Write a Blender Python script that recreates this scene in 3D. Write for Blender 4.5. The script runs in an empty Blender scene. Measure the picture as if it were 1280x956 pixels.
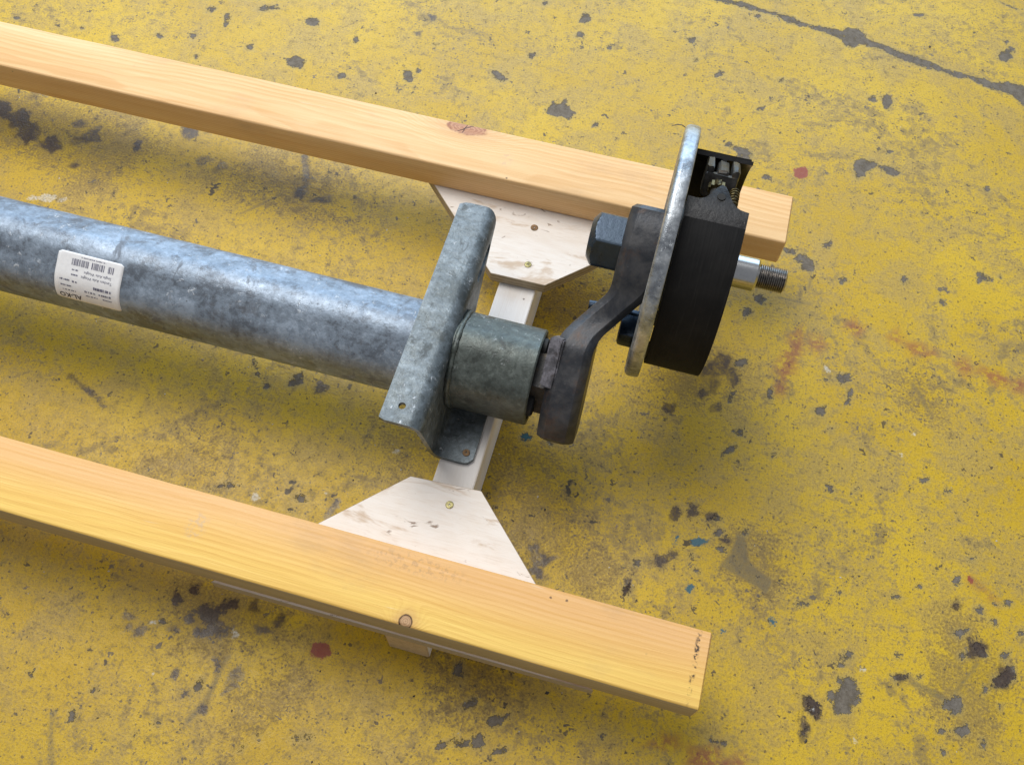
import bpy, bmesh, math, random
import numpy as np
from mathutils import Vector, Matrix
random.seed(7)
S = bpy.context.scene
COL = S.collection
R = math.radians
PI = math.pi

# ------------------------------------------------------------------ camera
cam = bpy.data.objects.new('camera', bpy.data.cameras.new('camera'))
COL.objects.link(cam)
cam.location = (0.1558, -0.3355, 0.9615)
cam.rotation_euler = (0.4897, -0.0214, 0.2670)
cam.data.lens = 36 * 1151.4 / 1280
cam.data.clip_start = 0.02
cam.data.clip_end = 100
S.camera = cam
# ------------------------------------------------------------------ light (workshop: open door behind, big skylights above)
wd = bpy.data.worlds.new('World'); S.world = wd; wd.use_nodes = True
bg = wd.node_tree.nodes['Background']
bg.inputs[0].default_value = (0.93, 0.95, 1.0, 1); bg.inputs[1].default_value = 0.22
def area(name, loc, aim, sx, sy, radiance, col):
    l = bpy.data.lights.new(name, 'AREA'); l.shape = 'RECTANGLE'; l.size = sx; l.size_y = sy
    l.energy = radiance * PI * sx * sy; l.color = col
    o = bpy.data.objects.new(name, l); COL.objects.link(o); o.location = loc
    o.rotation_euler = (Vector(aim) - Vector(loc)).to_track_quat('-Z', 'Y').to_euler()
    return o
area('door_daylight', (-0.9, 4.2, 1.95), (0, 0, 1.1), 5.6, 3.8, 2.3, (0.54, 0.76, 1.0))
area('skylight', (-1.5, 1.4, 4.0), (-.1, 0.1, 0), 2.5, 2.8, 5.5, (1.0, 0.985, 0.955))
S.view_settings.view_transform = 'Standard'; S.view_settings.look = 'None'
S.view_settings.gamma = 1; S.view_settings.exposure = 0.55
S.view_settings.use_curve_mapping = False

# ------------------------------------------------------------------ helpers
def prop(o, label=None, cat=None, group=None, kind=None):
    for k, v in (('label', label), ('category', cat), ('group', group), ('kind', kind)):
        if v: o[k] = v
    return o
def empty(name, loc=(0, 0, 0)):
    o = bpy.data.objects.new(name, None); COL.objects.link(o); o.location = loc; o.empty_display_size = 0.05
    return o
def obj(name, bm, mats, parent=None, smooth=None):
    me = bpy.data.meshes.new(name)
    bmesh.ops.recalc_face_normals(bm, faces=bm.faces)
    bm.to_mesh(me); bm.free()
    for m in (mats if isinstance(mats, (list, tuple)) else [mats]): me.materials.append(m)
    o = bpy.data.objects.new(name, me); COL.objects.link(o)
    if parent is not None: o.parent = parent
    if smooth is not None:
        me.polygons.foreach_set('use_smooth', [True] * len(me.polygons))
        me.set_sharp_from_angle(angle=R(smooth))
    return o
def add_box(bm, x0, x1, y0, y1, z0, z1, bev=0, seg=2):
    b = bmesh.new()
    bmesh.ops.create_cube(b, size=1)
    for v in b.verts:
        v.co = Vector(((x0 + x1) / 2 + v.co.x * (x1 - x0), (y0 + y1) / 2 + v.co.y * (y1 - y0), (z0 + z1) / 2 + v.co.z * (z1 - z0)))
    if bev: bmesh.ops.bevel(b, geom=b.edges[:], offset=bev, segments=seg, affect='EDGES', profile=0.5)
    merge(bm, b)
def merge(bm, b, mtx=None):
    if mtx is not None: bmesh.ops.transform(b, matrix=mtx, verts=b.verts)
    me = bpy.data.meshes.new('tmp'); b.to_mesh(me); b.free(); bm.from_mesh(me); bpy.data.meshes.remove(me)
def loft(bm, rings, cap0=True, cap1=True, closed=True):
    V = [[bm.verts.new(p) for p in r] for r in rings]
    n = len(V[0])
    for a, b in zip(V, V[1:]):
        for i in range(n if closed else n - 1):
            j = (i + 1) % n
            bm.faces.new((a[i], a[j], b[j], b[i]))
    if cap0: bm.faces.new(V[0][::-1])
    if cap1: bm.faces.new(V[-1])
    return V
def lathe_x(bm, prof, cy, cz, n=64, cap0=True, cap1=True):
    """prof: (x, radius) pairs, turned about the line y=cy z=cz"""
    loft(bm, [[(x, cy + r * math.sin(2 * PI * i / n), cz + r * math.cos(2 * PI * i / n)) for i in range(n)] for x, r in prof], cap0, cap1)
def prism(bm, pts, z0, z1, bev=0):
    b = bmesh.new()
    lo = [b.verts.new((x, y, z0)) for x, y in pts]; hi = [b.verts.new((x, y, z1)) for x, y in pts]
    b.faces.new(lo[::-1]); b.faces.new(hi)
    for i in range(len(pts)):
        j = (i + 1) % len(pts); b.faces.new((lo[i], lo[j], hi[j], hi[i]))
    bmesh.ops.recalc_face_normals(b, faces=b.faces)
    if bev: bmesh.ops.bevel(b, geom=b.edges[:], offset=bev, segments=1, affect='EDGES')
    merge(bm, b)
def tube_path(bm, pts, r, n=8):
    pts = [Vector(p) for p in pts]; rings = []
    for i, p in enumerate(pts):
        t = (pts[min(i + 1, len(pts) - 1)] - pts[max(i - 1, 0)]).normalized()
        u = t.cross(Vector((0, 0, 1)));
        if u.length < 1e-3: u = t.cross(Vector((0, 1, 0)))
        u.normalize(); w = t.cross(u)
        rr = r[i] if isinstance(r, (list, tuple)) else r
        rings.append([p + (u * math.cos(2 * PI * k / n) + w * math.sin(2 * PI * k / n)) * rr for k in range(n)])
    loft(bm, rings)
def boolean_cut(o, cutter_bm):
    c = obj('cutter', cutter_bm, [])
    m = o.modifiers.new('cut', 'BOOLEAN'); m.operation = 'DIFFERENCE'; m.object = c; m.solver = 'EXACT'
    bpy.context.view_layer.update()
    dg = bpy.context.evaluated_depsgraph_get()
    me = bpy.data.meshes.new_from_object(o.evaluated_get(dg))
    o.modifiers.clear(); old = o.data; nm = old.name; o.data = me; bpy.data.meshes.remove(old); me.name = nm
    bpy.data.objects.remove(c)

# ------------------------------------------------------------------ materials
class NT:
    def __init__(s, name):
        s.m = bpy.data.materials.new(name); s.m.use_nodes = True; s.t = s.m.node_tree
        s.b = s.t.nodes['Principled BSDF']
    def n(s, typ, ins={}, **pr):
        q = s.t.nodes.new(typ)
        for k, v in pr.items(): setattr(q, k, v)
        for k, v in ins.items(): s.set(q.inputs[k], v)
        return q
    def set(s, sock, v):
        if isinstance(v, bpy.types.NodeSocket): s.t.links.new(v, sock)
        else:
            if isinstance(v, (tuple, list)) and len(v) == 3 and sock.type == 'RGBA': v = (*v, 1)
            sock.default_value = v
    def math(s, op, a, b=0.0, c=0.0, clamp=False):
        q = s.n('ShaderNodeMath', {0: a, 1: b, 2: c}, operation=op); q.use_clamp = clamp; return q.outputs[0]
    def ramp(s, v, lo, hi, a=0.0, b=1.0, smooth=True):
        return s.n('ShaderNodeMapRange', {0: v, 1: lo, 2: hi, 3: a, 4: b}, interpolation_type='SMOOTHSTEP' if smooth else 'LINEAR').outputs[0]
    def mix(s, f, a, b, mode='MIX'):
        q = s.n('ShaderNodeMix', data_type='RGBA', blend_type=mode)
        s.set(q.inputs[0], f); s.set(q.inputs[6], a); s.set(q.inputs[7], b); return q.outputs[2]
    def noise(s, vec, scale, detail=4, rough=.55, dist=0.0, out='Fac'):
        return s.n('ShaderNodeTexNoise', {'Vector': vec, 'Scale': scale, 'Detail': detail, 'Roughness': rough, 'Distortion': dist}).outputs[out]
    def vor(s, vec, scale, feature='F1', out='Distance', rnd=1.0):
        return s.n('ShaderNodeTexVoronoi', {'Vector': vec, 'Scale': scale, 'Randomness': rnd}, feature=feature).outputs[out]
    def pos(s): return s.n('ShaderNodeTexCoord').outputs['Object']
    def scale(s, vec, sc, loc=(0, 0, 0)): return s.n('ShaderNodeMapping', {'Vector': vec, 'Scale': sc, 'Location': loc}).outputs[0]
    def bump(s, h, dist, strength=1.0, normal=None):
        d = {'Height': h, 'Distance': dist, 'Strength': strength}
        if normal is not None: d['Normal'] = normal
        return s.n('ShaderNodeBump', d).outputs[0]
    def out(s, **k):
        for a, v in k.items(): s.set(s.b.inputs[{'col': 'Base Color', 'rough': 'Roughness', 'metal': 'Metallic', 'nor': 'Normal', 'spec': 'Specular IOR Level', 'coat': 'Coat Weight'}[a]], v)
        return s.m

def wood(name, light, mid, dark, pith, ring=.0032, knots=(), stains=(), seed=0.0, rough=.55, grey=0.0, axis='x', heart=None, ringamt=(.08, .36), cracks=()):
    t = NT(name); P = t.pos()
    if axis == 'y': P = t.n('ShaderNodeCombineXYZ', dict(zip((0, 1, 2), (lambda q: (q[1], q[0], q[2]))(t.n('ShaderNodeSeparateXYZ', {0: P}).outputs)))).outputs[0]
    sep = t.n('ShaderNodeSeparateXYZ', {0: P}).outputs
    x, y, z = sep[0], sep[1], sep[2]
    warp = t.noise(t.scale(P, (2.2, 9, 9), (seed, 0, 0)), 1.0, 3, .5)
    dy = t.math('SUBTRACT', y, pith[0]); dz = t.math('SUBTRACT', z, pith[1])
    rad = t.math('SQRT', t.math('ADD', t.math('MULTIPLY', dy, dy), t.math('MULTIPLY', dz, dz)))
    rad = t.math('ADD', rad, t.math('MULTIPLY', warp, .03))
    kmask = None
    for kx, ky, kz, kr, kl in knots:
        d = t.n('ShaderNodeVectorMath', {0: t.scale(P, (1 / kl, 1, 1)), 1: (kx / kl, ky, kz)}, operation='DISTANCE').outputs['Value']
        d = t.math('ADD', d, t.math('MULTIPLY', t.math('SUBTRACT', t.noise(P, 90, 3), .5), kr * .5))
        rad = t.math('ADD', rad, t.math('MULTIPLY', t.ramp(d, 0, kr * 4, 1, 0), .018))
        kmask = (d, kr) if kmask is None else kmask
    rings = t.math('FRACT', t.math('DIVIDE', rad, ring))
    late = t.math('MULTIPLY', t.ramp(rings, .25, .88), t.ramp(rings, .88, 1.0, 1, 0))
    fib = t.noise(t.scale(P, (5, 210, 210), (seed, 0, 0)), 1.0, 5, .6)
    fib2 = t.noise(t.scale(P, (26, 900, 900), (seed, 0, 0)), 1.0, 3, .6)
    broad = t.noise(t.scale(P, (2.5, 22, 22), (seed * 2, 0, 0)), 1.0, 4, .55)
    c = t.mix(t.ramp(broad, .3, .7), light, mid)
    if heart: c = t.mix(t.ramp(t.math('ADD', y, t.math('MULTIPLY', t.math('SUBTRACT', warp, .5), .03)), heart[0], heart[1], 0, heart[3]), c, heart[2])
    c = t.mix(t.math('MULTIPLY', late, t.ramp(broad, .25, .75, ringamt[0], ringamt[1])), c, dark)
    c = t.mix(t.ramp(fib, .40, .72, 0, .32), c, dark)
    c = t.mix(t.ramp(fib2, .5, .8, 0, .22), c, dark)
    # dirt, scuffs
    dirt = t.noise(t.scale(P, (6, 14, 14), (3 + seed, 1, 0)), 1.0, 6, .65)
    c = t.mix(t.ramp(dirt, .56, .76, 0, .28 + grey), c, (.30, .22, .16))
    spk = t.math('ADD', t.vor(t.scale(P, (1, 1.0, 1), (seed, 0, 0)), 38), t.math('MULTIPLY', t.noise(P, 400, 2), .05))
    sprn = t.noise(P, 11, 2)
    c = t.mix(t.math('MULTIPLY', t.ramp(spk, .05, .09, 1, 0), t.ramp(sprn, .56, .60, 0, .8)), c, (.10, .06, .04))
    scr = t.noise(t.scale(P, (14, 260, 260), (9, seed, 0)), 1.0, 2, .5)
    c = t.mix(t.math('MULTIPLY', t.ramp(scr, .69, .75), t.ramp(t.noise(P, 7, 2), .5, .6, 0, .5)), c, (.85, .72, .52))
    if kmask:
        d, kr = kmask
        kd = t.math('ADD', d, t.math('MULTIPLY', t.noise(P, 260, 3), .003))
        kc = t.mix(t.ramp(t.math('SINE', t.math('MULTIPLY', kd, 2 * PI / .0022)), -.6, .8), knot_cols[0], knot_cols[1])
        c = t.mix(t.ramp(d, kr * .7, kr * 2.8, .6, 0), c, knot_cols[2])
        c = t.mix(t.ramp(d, kr * .70, kr * 1.15, 1, 0), c, kc)
        c = t.mix(t.math('MULTIPLY', t.math('MULTIPLY', t.ramp(d, kr * .75, kr * .95), t.ramp(d, kr * .98, kr * 1.2, 1, 0)), t.ramp(t.noise(P, 150, 3), .35, .6, knot_cols[4], 1.0)), c, knot_cols[3])
        for qx, qy, qa in cracks:
            ln = t.math('ADD', t.math('MULTIPLY', t.math('SUBTRACT', x, qx), math.sin(R(qa))), t.math('MULTIPLY', t.math('SUBTRACT', y, qy), -math.cos(R(qa))))
            ln = t.math('ABSOLUTE', t.math('ADD', ln, t.math('MULTIPLY', t.math('SUBTRACT', t.noise(P, 200, 2), .5), .003)))
            c = t.mix(t.math('MULTIPLY', t.ramp(ln, .0003, .0009, 1, 0), t.ramp(d, kr * .7, kr, 1, 0)), c, (.07, .03, .02))
    for sx, sy, sz, ax, ay, amt, col in stains:
        d = t.n('ShaderNodeVectorMath', {0: t.scale(P, (1 / ax, 1 / ay, 8)), 1: (sx / ax, sy / ay, sz * 8)}, operation='DISTANCE').outputs['Value']
        nz = t.noise(t.scale(P, (160, 160, 160)), 1.0, 4, .7)
        c = t.mix(t.math('MULTIPLY', t.ramp(d, .4, 1.1, 1, 0), t.ramp(nz, .47, .60, 0, amt)), c, col)
    h = t.math('ADD', t.math('MULTIPLY', fib, .5), t.math('MULTIPLY', late, .35))
    return t.out(col=c, rough=t.ramp(fib, .3, .7, rough - .06, rough + .12), nor=t.bump(t.math('ADD', h, fib2), .0004, .7), spec=.35)
knot_cols = [(.42, .19, .10), (.54, .28, .155), (.66, .38, .18), (.36, .15, .08), .1]
M = {}
M['rail_far'] = wood('pale_pine', (.88, .60, .31), (.82, .51, .23), (.66, .35, .12), (.37, .06), .0030, [(-.088, .419, .1253, .0100, 2.3)], [(-.03, .385, .125, .010, .016, .25, (.45, .36, .3))], 1.3, ringamt=(.16, .55), cracks=((-.088, .419, 38), (-.090, .4185, 78)))
knot_cols = [(.42, .24, .12), (.56, .35, .19), (.60, .33, .13), (.05, .02, .012), .7]
M['rail_near'] = wood('amber_pine', (.92, .62, .16), (.87, .54, .13), (.68, .35, .08), (-.20, .06), .0034, [(.0276, -.1625, .1253, .0062, 1.0)],
    [(.286, -.125, .125, .003, .045, 1.0, (.07, .045, .03)), (.02, -.11, .125, .06, .012, .35, (.33, .2, .12)), (-.19, -.13, .125, .012, .018, .4, (.5, .4, .33))], 5.7, heart=(-.155, -.105, (.80, .46, .20), .9))
M['rail_side'] = wood('grey_pine_side', (.50, .40, .25), (.43, .34, .20), (.30, .22, .12), (-.20, .06), .0034, (), (), 8.1, .75, .2)  # greyer, darker pine for the near rail's front face
M['cross'] = wood('planed_spruce', (.90, .88, .87), (.87, .83, .80), (.78, .70, .62), (.03, -.02), .006, (), (), 2.2, .7, axis='y')
def end_grain():
    t = NT('end_grain'); P = t.pos(); sp = t.n('ShaderNodeSeparateXYZ', {0: P}).outputs
    dx = t.math('SUBTRACT', sp[0], .03); dz = t.math('ADD', sp[2], .02)
    r = t.math('ADD', t.math('SQRT', t.math('ADD', t.math('MULTIPLY', dx, dx), t.math('MULTIPLY', dz, dz))), t.math('MULTIPLY', t.noise(P, 40, 3), .004))
    w = t.math('SINE', t.math('MULTIPLY', r, 2 * PI / .0045))
    c = t.mix(t.ramp(w, -.2, .9), (.66, .50, .30), (.46, .32, .17))
    return t.out(col=t.mix(t.ramp(t.noise(P, 300, 4), .4, .7, 0, .4), c, (.36, .25, .13)), rough=.85)
M['end_grain'] = end_grain()

def plywood():
    t = NT('plywood_face'); P = t.pos()
    a = t.noise(t.scale(P, (9, 26, 20), (0, 0, 4)), 1.0, 5, .6, .8)
    b = t.noise(t.scale(P, (30, 120, 60)), 1.0, 5, .65)
    c = t.mix(t.ramp(b, .35, .7, 0, .6), (.87, .81, .75), (.80, .71, .62))
    c = t.mix(t.ramp(a, .55, .66, 0, .70), c, (.52, .36, .22))
    sm = t.noise(t.scale(P, (40, 95, 60), (7, 0, 0)), 1.0, 4, .6, 1.0)
    c = t.mix(t.ramp(sm, .63, .72, 0, .8), c, (.20, .12, .07))
    f = t.noise(t.scale(P, (60, 800, 100)), 1.0, 3)
    c = t.mix(t.ramp(f, .5, .8, 0, .25), c, (.55, .40, .27))
    face = t.out(col=c, rough=.72, nor=t.bump(t.math('ADD', b, f), .0003, .6), spec=.25)
    t = NT('plywood_edge'); P = t.pos(); z = t.n('ShaderNodeSeparateXYZ', {0: P}).outputs[2]
    w = t.math('SINE', t.math('MULTIPLY', t.math('ADD', z, t.math('MULTIPLY', t.noise(P, 60, 2), .0006)), 2 * PI / .0058))
    c = t.mix(t.ramp(w, -.3, .5), (.44, .35, .24), (.32, .25, .165))
    c = t.mix(t.ramp(t.noise(P, 220, 4), .4, .7, 0, .5), c, (.48, .40, .29))
    return [face, t.out(col=c, rough=.8, nor=t.bump(t.noise(P, 500, 3), .0005, .8))]
M['ply'], M['ply_edge'] = plywood()

def galv(name, lightc, midc, darkc, stain, seed, metal=.75, white=.5, stain_amt=.5, rmin=.34, crispamt=1.0):
    t = NT(name); P = t.scale(t.pos(), (1, 1, 1), (seed, seed * .7, 0))
    big = t.noise(t.scale(P, (.7, 1.15, 1.15)), 21, 7, .68, .4)
    mid = t.noise(P, 60, 6, .65, .3)
    spang = t.vor(P, 190, 'F1', 'Color'); sv = t.n('ShaderNodeSeparateColor', {0: spang}).outputs[0]
    fine = t.noise(P, 420, 3, .6)
    crisp = t.noise(P, 170, 5, .72, .2)
    k = t.math('ADD', t.math('MULTIPLY', big, .42), t.math('ADD', t.math('MULTIPLY', mid, .32), t.math('MULTIPLY', crisp, .26)))
    c = t.mix(t.ramp(k, .42, .50), darkc, midc)
    c = t.mix(t.ramp(k, .50, .57), c, lightc)
    c = t.mix(t.ramp(crisp, .56, .66, 0, .5 * crispamt), c, tuple(min(1, v * 1.35) for v in lightc))
    c = t.mix(t.ramp(crisp, .44, .34, 0, .5 * crispamt), c, tuple(v * .6 for v in darkc))
    c = t.mix(t.math('MULTIPLY', sv, .22), c, darkc)
    wm = t.math('MULTIPLY', t.ramp(t.noise(P, 130, 5, .7, .5), .58, .68), t.ramp(t.noise(P, 14, 3), .46, .6))
    c = t.mix(t.math('MULTIPLY', wm, white), c, (.82, .86, .90))
    st = t.noise(t.scale(P, (1.1, .8, .8), (4, 2, 1)), 32, 7, .7, .8)
    stm = t.ramp(st, .56, .66, 0, stain_amt)
    c = t.mix(stm, c, stain)
    pit = t.math('MULTIPLY', t.ramp(t.vor(P, 120), .05, .12, 1, 0), t.ramp(t.noise(P, 20, 2), .5, .6))
    c = t.mix(t.math('MULTIPLY', pit, .8), c, (.09, .09, .09))
    rg = t.ramp(mid, .3, .7, rmin, rmin + .22)
    rg = t.math('ADD', rg, t.math('MULTIPLY', stm, .25), clamp=True)
    mt = t.math('SUBTRACT', metal, t.math('MULTIPLY', t.math('ADD', t.math('MULTIPLY', wm, white), stm), .55), clamp=True)
    hh = t.math('ADD', t.math('MULTIPLY', mid, 1.0), t.math('ADD', t.math('ADD', t.math('MULTIPLY', fine, .35), t.math('MULTIPLY', crisp, .6)), t.math('MULTIPLY', wm, .4)))
    return t.out(col=c, rough=rg, metal=mt, nor=t.bump(hh, .0007, .8))
M['galv'] = galv('galvanised_steel', (.33, .395, .48), (.235, .285, .35), (.135, .158, .19), (.075, .078, .088), 0, .45, .5, .55, crispamt=.22)
M['galv_dull'] = galv('dull_galvanised_steel', (.20, .235, .26), (.135, .16, .175), (.080, .095, .10), (.05, .055, .05), 3.1, .45, .5, .6, crispamt=.7)
M['galv_stub'] = galv('greenish_galvanised_steel', (.135, .155, .142), (.088, .102, .092), (.052, .060, .053), (.033, .036, .030), 6.4, .38, .4, .6, crispamt=.7)
M['zinc'] = galv('bright_zinc', (.52, .55, .58), (.40, .43, .46), (.24, .26, .29), (.13, .13, .14), 9.3, .80, .4, .5, .24)

def iron(name, a, b, rust, rough, metal, rust_amt=.35, sc=1.0):
    t = NT(name); P = t.pos()
    n1 = t.noise(P, 45 * sc, 6, .65, .4); n2 = t.noise(P, 260 * sc, 4, .6)
    c = t.mix(t.ramp(n1, .35, .65), a, b)
    r = t.noise(t.scale(P, (1, 1, 1), (3, 5, 1)), 34 * sc, 6, .7)
    rm = t.ramp(r, .53, .68, 0, rust_amt)
    c = t.mix(rm, c, rust)
    c = t.mix(t.ramp(n2, .62, .74, 0, .30), c, tuple(min(1, v * 2.2) for v in b))
    return t.out(col=c, rough=t.ramp(n1, .3, .7, rough - .1, rough + .12), metal=metal, nor=t.bump(t.math('ADD', t.math('MULTIPLY', n1, .5), t.math('MULTIPLY', n2, .5)), .0007, .7))
M['forged'] = iron('forged_dark_steel', (.040, .043, .050), (.085, .083, .085), (.115, .068, .046), .42, .50, .6)
M['nut'] = iron('blue_black_steel', (.030, .046, .072), (.05, .072, .10), (.06, .05, .05), .34, .60, .12)
M['black'] = iron('black_paint', (.007, .007, .008), (.014, .014, .015), (.022, .014, .011), .36, .05, .3)
M['rubber'] = iron('rubber', (.012, .012, .012), (.02, .02, .02), (.02, .02, .018), .8, .0, .1)
M['grey_cast'] = iron('grey_cast_steel', (.05, .05, .052), (.09, .088, .085), (.09, .07, .05), .55, .4, .3)
M['grease'] = iron('greasy_cast_steel', (.022, .021, .020), (.055, .053, .050), (.075, .052, .028), .42, .35, .7, 3)
M['lug'] = iron('worn_bright_steel', (.09, .088, .095), (.27, .26, .29), (.07, .05, .04), .42, .6, .6, 2)
def lining():
    t = NT('brake_lining'); P = t.pos()
    st = t.noise(t.scale(P, (30, 700, 700)), 1.0, 3); st2 = t.noise(t.scale(P, (420, 22, 22)), 1.0, 4, .6)
    n = t.noise(P, 40, 5)
    c = t.mix(t.ramp(n, .3, .7), (.006, .006, .0065), (.012, .0115, .0115))
    c = t.mix(t.ramp(st2, .52, .8, 0, .6), c, (.024, .023, .022))
    return t.out(col=c, rough=.75, nor=t.bump(t.math('ADD', st2, n), .0006, .8), spec=.22)
M['lining'] = lining()
def simple(name, col, rough, metal=0., n=.15):
    t = NT(name); P = t.pos(); k = t.noise(P, 300, 4)
    return t.out(col=t.mix(t.ramp(k, .4, .7, 0, 1), col, tuple(c * (1 - n * 2) for c in col)), rough=rough, metal=metal)
M['chrome'] = simple('machined_steel', (.50, .51, .52), .24, 1.0, .04)
M['thread'] = simple('oiled_thread_steel', (.42, .40, .38), .28, 1.0, .2)
M['screw'] = simple('yellow_zinc', (.33, .29, .13), .42, .7, .35)
M['screw_rust'] = simple('rusty_screw', (.28, .17, .085), .6, .5, .3)
M['dark'] = simple('dark_recess', (.02, .018, .015), .8)
M['brass'] = simple('dirty_brass', (.15, .115, .045), .45, .8, .45)
M['paper'] = simple('label_paper', (.86, .86, .87), .42, 0, .03)
M['grit_a'] = simple('pale_grit', (.55, .52, .46), .8); M['grit_b'] = simple('dark_grit', (.06, .05, .04), .8); M['grit_c'] = simple('wood_crumb', (.42, .31, .18), .8)
M['ink'] = simple('label_ink', (.035, .035, .05), .6)
M['ink_grey'] = simple('label_ink_faded', (.17, .17, .24), .6)

def floor_mat():
    t = NT('yellow_floor_paint'); P = t.pos()
    A = t.n('ShaderNodeSeparateColor', {0: t.n('ShaderNodeAttribute', attribute_name='mark_a').outputs['Color']}).outputs
    B = t.n('ShaderNodeSeparateColor', {0: t.n('ShaderNodeAttribute', attribute_name='mark_b').outputs['Color']}).outputs
    Cc = t.n('ShaderNodeSeparateColor', {0: t.n('ShaderNodeAttribute', attribute_name='mark_c').outputs['Color']}).outputs
    un = lambda s: t.math('MULTIPLY', t.math('SUBTRACT', s, .5), .1)     # metres, signed distance
    n0 = t.noise(P, 3.2, 3, .55); n1 = t.noise(P, 15, 5, .65, .3); n2 = t.noise(P, 85, 5, .7); n3 = t.noise(P, 360, 3, .65); n4 = t.noise(P, 900, 1, .5)
    n_edge = t.math('SUBTRACT', n2, .5); n_fine = t.math('SUBTRACT', n3, .5)
    edge = t.math('ADD', t.math('MULTIPLY', n_edge, .0125), t.math('MULTIPLY', n_fine, .0060))
    def mask(s, soft, extra=1.0, bias=0.0):
        d = t.math('ADD', un(s), t.math('MULTIPLY', edge, extra))
        return t.ramp(t.math('SUBTRACT', d, bias), -soft, soft, 1, 0)
    sm = t.noise(t.scale(P, (1, 1, 1), (5, 3, 0)), 6.5, 5, .7, 1.2)
    c = t.mix(t.ramp(n0, .35, .65), (.52, .328, .012), (.62, .408, .018))
    # worn, chalky mottling of the paint, from broad patches down to grains
    w1 = t.math('ADD', t.math('MULTIPLY', n1, .50), t.math('ADD', t.math('MULTIPLY', n2, .30), t.math('MULTIPLY', n3, .20)))
    c = t.mix(t.ramp(w1, .44, .57, 0, .82), c, (.43, .292, .070))
    w2 = t.math('ADD', t.math('MULTIPLY', sm, .38), t.math('ADD', t.math('MULTIPLY', n2, .36), t.math('MULTIPLY', n3, .26)))
    c = t.mix(t.ramp(w2, .50, .62, 0, .72), c, (.33, .245, .11))
    c = t.mix(t.ramp(n2, .54, .70, 0, .50), c, (.22, .155, .035))
    c = t.mix(t.ramp(n3, .52, .68, 0, .50), c, (.24, .165, .03))
    c = t.mix(t.ramp(n3, .47, .30, 0, .50), c, (.64, .44, .035))
    c = t.mix(t.ramp(n4, .57, .70, 0, .50), c, (.17, .115, .045))
    c = t.mix(t.ramp(t.math('ADD', t.math('MULTIPLY', sm, .7), t.math('MULTIPLY', n2, .3)), .53, .64, 0, .55), c, (.215, .145, .045))
    gr = t.ramp(t.math('ADD', t.math('ADD', un(Cc[0]), t.math('MULTIPLY', t.math('SUBTRACT', w1, .47), -.30)), t.math('MULTIPLY', n_fine, -.03)), -.020, .020, 1, 0)  # grime blotches, partly shade painted beneath rails, tube and brake
    c = t.mix(t.math('MULTIPLY', gr, t.ramp(n3, .35, .62, .18, .48)), c, (.145, .088, .026))
    g2 = mask(Cc[1], .0022, 1.0)
    c = t.mix(t.math('MULTIPLY', g2, t.ramp(n3, .3, .6, .85, .45)), c, (.12, .105, .08))
    dens = sm
    def specks(sc, thr, dlo, dhi, ext, lo):
        vv = t.n('ShaderNodeTexVoronoi', {'Vector': t.n('ShaderNodeVectorMath', {0: P, 1: t.n('ShaderNodeVectorMath', {0: t.noise(P, sc * 1.8, 2, .6, 0, 'Color'), 3: ext / sc}, operation='SCALE').outputs[0]}, operation='ADD').outputs[0], 'Scale': sc}, feature='F1')
        cell = t.n('ShaderNodeSeparateColor', {0: vv.outputs['Color']}).outputs
        keep = t.math('LESS_THAN', cell[0], t.ramp(dens, .42, .66, dlo, dhi))
        siz = t.math('ADD', t.math('MULTIPLY', t.math('POWER', cell[1], 2.2), thr), lo)
        return t.math('MULTIPLY', keep, t.ramp(t.math('SUBTRACT', vv.outputs['Distance'], siz), -.05, .03, 1, 0)), cell[2]
    sA, cA = specks(36, .22, .04, .30, 1.9, .02)
    sB, cB = specks(96, .27, .22, .75, 1.8, .05)
    sC, cC = specks(250, .32, .40, .85, 1.3, .07)
    for sv, cv, am in ((sC, cC, .70), (sB, cB, .80), (sA, cA, .88)):
        c = t.mix(t.math('MULTIPLY', sv, am), c, t.mix(cv, (.125, .105, .085), (.040, .030, .022)))
    # listed marks
    conc = t.mix(t.ramp(n2, .35, .65), (.170, .150, .130), (.100, .086, .074))
    conc = t.mix(t.ramp(n3, .45, .7, 0, .6), conc, (.20, .175, .15))
    rs = t.math('MULTIPLY', mask(B[2], .010, 1.5), t.ramp(n2, .36, .54))
    c = t.mix(t.math('MULTIPLY', rs, .72), c, (.27, .065, .042))
    chip = mask(A[0], .0009, 1.7, -.0009)
    c = t.mix(t.math('MULTIPLY', mask(A[0], .0030, 1.7, .0015), .5), c, (.38, .29, .11))
    conc = t.mix(t.ramp(n2, .60, .68, 0, .7), conc, (.36, .26, .06))
    conc = t.mix(t.ramp(n4, .58, .70, 0, .5), conc, (.05, .045, .04))
    c = t.mix(t.math('MULTIPLY', chip, .95), c, conc)
    oil = mask(A[1], .0022, 2.0, .0022)
    c = t.mix(t.math('MULTIPLY', oil, t.ramp(w1, .40, .52, .5, .95)), c, t.mix(t.ramp(n3, .4, .6), (.045, .030, .026), (.085, .058, .042)))
    red = mask(A[2], .0010, 1.1); c = t.mix(t.math('MULTIPLY', red, .92), c, (.27, .055, .04))
    blu = mask(B[0], .0010, 1.4); c = t.mix(blu, c, (.055, .125, .15))
    wht = mask(B[1], .0012, .9); c = t.mix(t.math('MULTIPLY', wht, t.ramp(n3, .35, .6, .75, .3)), c, (.60, .60, .57))
    h = t.math('SUBTRACT', t.math('MULTIPLY', n3, .5), chip)
    h = t.math('ADD', h, t.math('MULTIPLY', n2, .5))
    rg = t.math('ADD', t.ramp(n2, .3, .7, .40, .60), t.math('MULTIPLY', chip, .25), clamp=True)
    rg = t.math('SUBTRACT', rg, t.math('MULTIPLY', oil, .12), clamp=True)
    return t.out(col=c, rough=rg, nor=t.bump(h, .0009, .9), spec=t.ramp(chip, 0, 1, .4, .15))
M['floor'] = floor_mat()

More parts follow.
